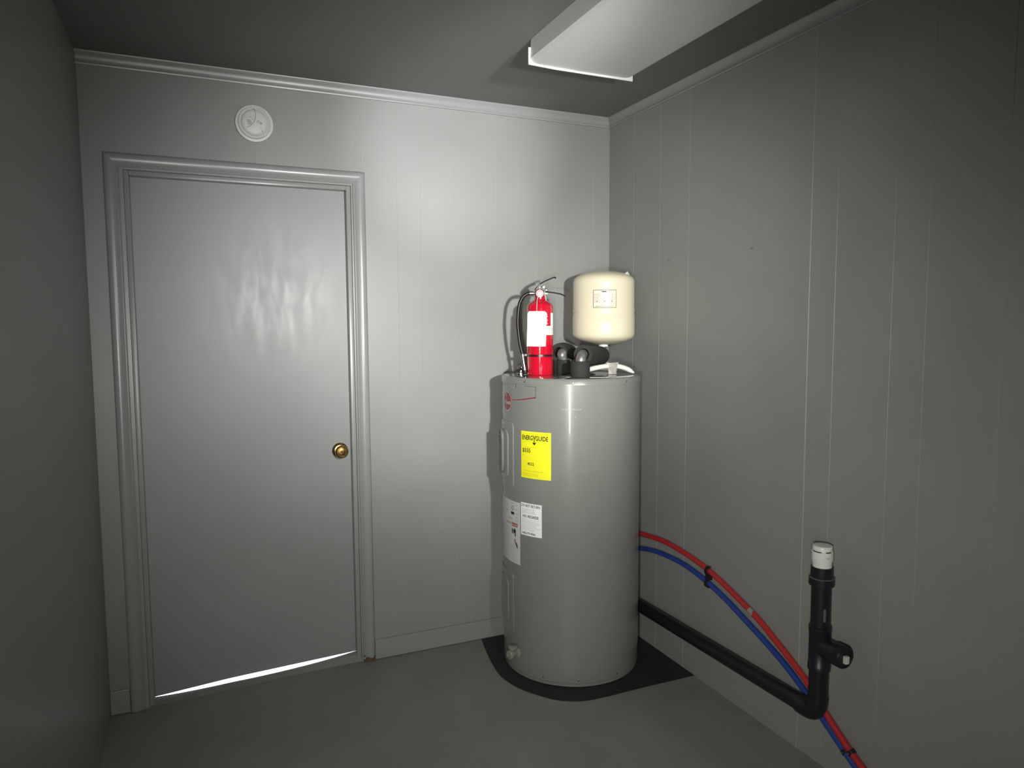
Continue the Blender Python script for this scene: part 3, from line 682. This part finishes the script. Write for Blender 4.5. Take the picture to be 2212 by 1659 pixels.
hs = [(-0.030, 0, 0.3475), (-0.048, -0.002, 0.3465), (-0.066, -0.004, 0.338), (-0.080, -0.005, 0.320), (-0.089, -0.006, 0.294), (-0.0935, -0.006, 0.255), (-0.0945, -0.006, 0.215), (-0.090, -0.006, 0.165), (-0.083, -0.006, 0.120), (-0.0745, -0.006, 0.088)]
link('hose', tube(bmesh.new(), smooth_path(hs, 6), 0.0075, 14), m_black, fe, smooth=True)
link('hose_ferrule', lathe(bmesh.new(), [(0.0075, 0), (0.0085, 0.001), (0.0085, 0.016), (0.0075, 0.017)], (-0.044, -0.001, 0.3472), (1, 0, 0.03), 20), m_chrome, fe, smooth=True)
link('hose_coupling', lathe(bmesh.new(), [(0.007, 0), (0.007, 0.010)], (-0.028, 0, 0.3475), (1, 0, 0), 14), m_dull, fe, smooth=True)
nz_ = link('nozzle', lathe(bmesh.new(), [(0.0075, 0), (0.0100, 0.001), (0.0100, 0.012), (0.0072, 0.014), (0.0068, 0.030), (0.0090, 0.058), (0.0095, 0.070), (0.0075, 0.071), (0, 0.070)], (-0.0755, -0.006, 0.0905), (0.145, 0, -1), 24), m_chrome, fe, smooth=True)
link('nozzle_tip', lathe(bmesh.new(), [(0.0095, 0), (0.0095, 0.010), (0.006, 0.012), (0, 0.012)], (-0.0652, -0.006, 0.0205), (0.145, 0, -1), 20), m_black, fe, smooth=True)
link('hose_band', lathe(bmesh.new(), [(rb+0.0002, 0.0795), (rb+0.0012, 0.080), (rb+0.0012, 0.0885), (rb+0.0002, 0.089)], (0, 0, 0), (0, 0, 1), 56, cap=False), m_band, fe, smooth=True)
link('hose_clip', nbox((-0.068, -0.012, 0.080), (-0.050, -0.002, 0.092), 0.002), m_band, fe)
# wrap labels on the body (front is -90 deg locally)
bl = link('body_label', patch((0, 0), rb, 0.0006, -66, -5, 0.171, 0.209, nx=12), m_tag, fe)
b2 = link('body_label', patch((0, 0), rb, 0.0006, -38, -2, 0.209, 0.264, nx=10), m_tag, fe)
ink = Ink()
for k, z in enumerate((0.254, 0.247, 0.236, 0.230, 0.222, 0.216)): ink.rect(0.0, z-0.171, 0.003+0.002*(k % 2), z-0.171+0.003)
ink.wrap('label_marks', m_tag, fe, (0, 0), rb+0.0008, -62, 0.171)
ink = Ink(); ink.lines(0.006, 0.05, 0.006, 0.030, 4, 0.0016); ink.wrap('fine_print', m_grey_ink, bl, (0, 0), rb+0.0010, -66, 0.171)
# hanging tag with clipped corners and a punched hole
tb = bmesh.new(); out = [(-0.0535, 0.2625), (-0.0485, 0.2705), (0.0175, 0.2705), (0.0265, 0.2630), (0.0245, 0.200), (0.0215, 0.1235), (-0.0580, 0.1245)]
extrude_poly(tb, [Vector((x, -0.0600-0.0*x, z)) for x, z in out], (0, 0.0006, 0))
tg = link('inspection_tag', tb, m_tag, fe)
link('tag_eyelet', lathe(bmesh.new(), [(0.0016, 0), (0.0016, 0.0004), (0, 0.0004)], (-0.0158, -0.0600, 0.2610), (0, -1, 0), 12), m_grey_ink, tg)
link('tag_string', tube(bmesh.new(), smooth_path([(-0.006, -0.022, 0.336), (-0.012, -0.034, 0.322), (-0.0145, -0.056, 0.300), (-0.0155, -0.0612, 0.275), (-0.0158, -0.0610, 0.262)], 6), 0.0012, 8), m_white, fe, smooth=True)
link('neck_clip', nbox((-0.0005, -0.0255, 0.322), (0.0045, -0.0215, 0.337), 0.0008), m_chrome, fe)

# ------------------------------------------------------------------ black drain pipe along the right wall with upright vent
XS = 1.785
dp = thing('drain_pipe', 'black plastic drain pipe run low along the right wall with capped upright', 'pipe')
zy = lambda y: 0.186 + (-y)*0.0165
bm = bmesh.new(); tube(bm, [Vector((XS+0.006, y, zy(y))) for y in (-0.03, -0.4, -0.8, -1.2, -1.335)], 0.0275, 28)
link('horizontal_pipe', bm, m_abs, dp, smooth=True)
ze = zy(-1.36)
P = smooth_path([(XS+0.006, -1.325, zy(-1.325)), (XS+0.004, -1.352, ze), (XS+0.002, -1.382, ze+0.008), (XS, -1.398, ze+0.030), (XS, -1.402, ze+0.062)], 6)
bm = bmesh.new(); tube(bm, P, 0.0320, 28); link('elbow', bm, m_abs, dp, smooth=True)
sy = -1.402
bm = lathe(bmesh.new(), [(0.0300, ze+0.055), (0.0300, 0.665)], (XS, sy, 0), (0, 0, 1), 36)
link('upright_pipe', bm, m_abs, dp, smooth=True)
link('collar', lathe(bmesh.new(), [(0.0330, 0.640), (0.0385, 0.643), (0.0385, 0.666), (0.0355, 0.669), (0.0335, 0.670), (0.0335, 0.7015), (0.0315, 0.7025)], (XS, sy, 0), (0, 0, 1), 36), m_abs, dp, smooth=True)
link('collar_edge', lathe(bmesh.new(), [(0.0372, 0.6660), (0.0388, 0.6662), (0.0388, 0.6672), (0.0350, 0.6692)], (XS, sy, 0), (0, 0, 1), 36, cap=False), mat('worn_plastic_edge', (0.11, 0.11, 0.11), 0.5), dp, smooth=True)
tee = link('tee_fitting', lathe(bmesh.new(), [(0.0305, 0.362), (0.0345, 0.364), (0.0345, 0.382), (0.0330, 0.384), (0.0330, 0.486), (0.0345, 0.488), (0.0345, 0.506), (0.0305, 0.508)], (XS, sy, 0), (0, 0, 1), 36), m_abs, dp, smooth=True)
link('tee_branch', lathe(bmesh.new(), [(0.0310, 0.0), (0.0310, 0.052), (0.0350, 0.054), (0.0355, 0.084), (0.0330, 0.088), (0.0300, 0.088), (0.0285, 0.084), (0, 0.084)], (XS, sy-0.012, 0.442), (0, -1, 0), 36), m_abs, tee, smooth=True)
bp = nbox((XS-0.006, sy-0.1085, 0.425), (XS+0.009, sy-0.0955, 0.449), 0.002); link('cleanout_plug_mark', bp, m_smoke, tee)
link('pipe_marking', patch((XS, sy), 0.0300, 0.0004, -122, -106, 0.530, 0.572, nx=5), m_dimmark, dp)
vt = link('vent_cap', lathe(bmesh.new(), [(0.0290, 0.700), (0.0295, 0.718), (0.0325, 0.726), (0.0325, 0.752), (0.0300, 0.7535), (0.0300, 0.7575), (0.0300, 0.768), (0.0285, 0.7705), (0.0250, 0.7712), (0, 0.7716)], (XS, sy, 0), (0, 0, 1), 40), m_white, dp, smooth=True)
vt['label'] = 'white air vent cap'
for th0, th1 in ((-200, -142), (-118, -82)):
    link('vent_slot', patch((XS, sy), 0.0302, 0.0006, th0, th1, 0.7520, 0.7560, nx=10), m_ink, vt)
ink = Ink(); ink.text('NSF', 0, 0, 0.010, fit=0.012); ink.wrap('lettering', m_grey_ink, vt, (XS, sy), 0.0329, -116, 0.733)

# ------------------------------------------------------------------ red and blue water lines
XP = XR-0.0125
red = [(-0.03, 0.44), (-0.17, 0.487), (-0.336, 0.508), (-0.53, 0.520), (-0.778, 0.490), (-1.03, 0.411), (-1.17, 0.345), (-1.315, 0.262), (-1.392, 0.196), (-1.503, 0.115), (-1.60, 0.068), (-1.70, 0.046), (-1.86, 0.038)]
blue = [(-0.03, 0.375), (-0.17, 0.410), (-0.30, 0.434), (-0.42, 0.456), (-0.531, 0.463), (-0.64, 0.461), (-0.75, 0.4445), (-0.86, 0.417), (-0.97, 0.379), (-1.185, 0.293), (-1.303, 0.2270), (-1.393, 0.163), (-1.522, 0.078), (-1.62, 0.034), (-1.75, 0.012), (-1.88, 0.012)]
rp = link('water_pipe', tube(bmesh.new(), smooth_path([(XP, y, z) for y, z in red], 6), 0.0110, 14), m_pexr, smooth=True)
tag(rp, 'red plastic water pipe curving along the right wall to the floor', 'pipe', 'red and blue water pipes')
bp_ = link('water_pipe', tube(bmesh.new(), smooth_path([(XP, y, z) for y, z in blue], 6), 0.0108, 14), m_pexb, smooth=True)
tag(bp_, 'blue plastic water pipe curving along the right wall below the red one', 'pipe', 'red and blue water pipes')
for (y, z), ang in (((-1.047, 0.4040), 0),):
    q = bmesh.new(); tube(q, [Vector((XP, -1.030, 0.4115)), Vector((XP, -1.055, 0.4005))], 0.0113, 14, cap=False); link('pipe_print', q, m_creamink, rp, smooth=True)
# clip holding both pipes
cl = thing('pipe_clip', 'black plastic clip holding both coloured pipes near the heater', 'clip', (0, 0, 0), 0, 'black clips on the coloured water pipes')
bm = bmesh.new(); box(bm, (XR-0.0265, -0.806, 0.448), (XR-0.0002, -0.792, 0.472), 0.0015); link('clip_base', bm, m_abs, cl)
for zz in (0.4855, 0.4345):
    bm = bmesh.new(); P = [Vector((XP-0.0015+0.0142*math.cos(t), -0.799, zz+0.0142*math.sin(t))) for t in [math.radians(70+220*i/14) for i in range(15)]]
    q = bmesh.new(); rings = []
    for p in P:
        c_ = Vector((XP-0.0015, -0.799, zz)); d = (p-c_).normalized()
        rings.append([q.verts.new(p+Vector((0, s*0.007, 0))+d*t) for s, t in ((-1, 0), (1, 0), (1, 0.0042), (-1, 0.0042))])
    for A, B in zip(rings, rings[1:]):
        for k in range(4): q.faces.new((A[k], A[(k+1) % 4], B[(k+1) % 4], B[k]))
    q.faces.new(rings[0][::-1]); q.faces.new(rings[-1]); link('clip_hook', q, m_abs, cl)
def ring_clip(y, z, d, lab):
    t = thing('pipe_clamp', lab, 'clip', (0, 0, 0), 0, 'black clips on the coloured water pipes')
    d = Vector(d).normalized(); c_ = Vector((XP, y, z))
    link('clamp_ring', lathe(bmesh.new(), [(0.0112, -0.006), (0.0142, -0.006), (0.0142, 0.006), (0.0112, 0.006)], c_, d, 20, cap=False), m_abs, t, smooth=True)
    link('clamp_nail', lathe(bmesh.new(), [(0.0035, 0), (0.0035, 0.002), (0, 0.003)], c_+Vector((-0.0140, 0, 0)), (-1, 0, 0), 10), m_dull, t, smooth=True)
ring_clip(-1.4955, 0.1205, (0, -1, -0.70), 'black ring clamp on the red pipe just right of the drain upright')
ring_clip(-1.4720, 0.1100, (0, -1, -0.66), 'black ring clamp on the blue pipe just right of the drain upright')

# ------------------------------------------------------------------ smoke alarm over the door
sm = thing('smoke_alarm', 'round off-white smoke alarm on the wall above the door', 'smoke alarm', (0.2255, 0.0, 2.2655), 0)
link('mounting_plate', lathe(bmesh.new(), [(0.0700, 0), (0.0715, 0.002), (0.0715, 0.008), (0.0700, 0.011), (0.0660, 0.0125), (0.0600, 0.0125)], (0, 0, 0), (0, -1, 0), 64), m_smoke, sm, smooth=True)
hd = link('alarm_housing', lathe(bmesh.new(), [(0.0615, 0.011), (0.0600, 0.022), (0.0570, 0.024), (0.0550, 0.023), (0.0535, 0.018), (0.0515, 0.018), (0.0500, 0.024), (0.046, 0.0285), (0.036, 0.031), (0, 0.0325)], (0, 0, 0), (0, -1, 0), 64), m_smoke, sm, smooth=True, sharp=35)
arc = []
for i in range(21):
    t = math.radians(-72 + 100*i/20); arc.append(Vector((-0.046+0.050*math.cos(t), -0.0318+0.0022*abs(i-10)/10*0.9, 0.027+0.052*math.sin(t))))
for p in arc:
    rr_ = math.hypot(p.x, p.z); p.y = -(0.0325 - 0.0015*min(1, rr_/0.036) - max(0, rr_-0.036)*0.28) + 0.0004
link('cover_seam', tube(bmesh.new(), [p for p in arc if math.hypot(p.x, p.z) < 0.052], 0.0013, 8), m_grey_ink, hd, smooth=True)
ink = Ink()
for k in range(5): ink.rect(-0.030+0.001*k, 0.004-0.0038*k, -0.014+0.001*k-(0.003 if k in (0, 4) else 0), 0.0062-0.0038*k)
ink.poly([(-0.018, 0.016), (-0.013, 0.016), (-0.0155, 0.022)]); ink.poly([(-0.010, 0.009), (-0.004, 0.006), (-0.008, 0.013)])
for k in range(3): ink.poly([(0.004+0.004*k, 0.001-0.002*k), (0.013+0.003*k, 0.0085-0.002*k), (0.014+0.003*k, 0.0075-0.002*k), (0.005+0.004*k, 0.000-0.002*k)])
ink.ring(0.022, -0.004, 0.0045, 0.0012, 14); ink.poly([(0.024, -0.033), (0.030, -0.034), (0.027, -0.028)]); ink.rect(0.021, -0.025, 0.024, -0.021)
ink.plane('printed_marks', m_grey_ink, hd, (0, -0.0331, 0), (1, 0, 0), (0, 0, 1))

# ------------------------------------------------------------------ ceiling light fixture (off)
fx = thing('ceiling_light', 'long white box fluorescent light fixture, unlit, on the ceiling', 'light fixture')
X0, X1, Z0, Y0, Y1 = 1.080, 1.4975, 2.376, -0.722, -1.95
bm = bmesh.new(); sec = [(X0+0.006, HC-0.001), (X0+0.004, HC-0.03), (X0+0.002, Z0+0.016), (X0+0.012, Z0+0.004), (X0+0.03, Z0), ((X0+X1)/2, Z0-0.002), (X1-0.03, Z0), (X1-0.012, Z0+0.004), (X1-0.002, Z0+0.016), (X1-0.004, HC-0.03), (X1-0.006, HC-0.001)]
A = [bm.verts.new((x, Y0-0.004, z)) for x, z in sec]; B = [bm.verts.new((x, Y1+0.004, z)) for x, z in sec]
for i in range(len(sec)): j = (i+1) % len(sec); bm.faces.new((A[i], A[j], B[j], B[i]))
bm.faces.new(A); bm.faces.new(B[::-1])
link('lens', bm, m_fix, fx, smooth=True, sharp=35)
for y0, y1 in ((Y0-0.0045, Y0), (Y1, Y1+0.0045)):
    bm = bmesh.new(); oz = [(X0-0.004, HC-0.030), (X0-0.004, Z0-0.004), (X0+0.10, Z0-0.0075), (X1+0.003, Z0-0.0075), (X1+0.003, HC-0.030)]
    extrude_poly(bm, [Vector((x, y0, z)) for x, z in oz], (0, y1-y0, 0)); link('end_plate', bm, m_fixend, fx)

# ------------------------------------------------------------------ small nails in the right wall
for y, z, lab in ((-0.9936, 1.7435, 'tiny nail in the right wall, further from the corner'), (-0.4918, 1.7426, 'tiny nail in the right wall, closest to the corner')):
    n_ = link('wall_nail', lathe(bmesh.new(), [(0.0016, 0), (0.0016, 0.006), (0.0036, 0.0065), (0.0030, 0.008), (0, 0.0082)], (XR+0.0002, y, z), (-1, 0, 0.12), 10), m_dull, smooth=True)
    tag(n_, lab, 'nail', 'nails in the right wall')
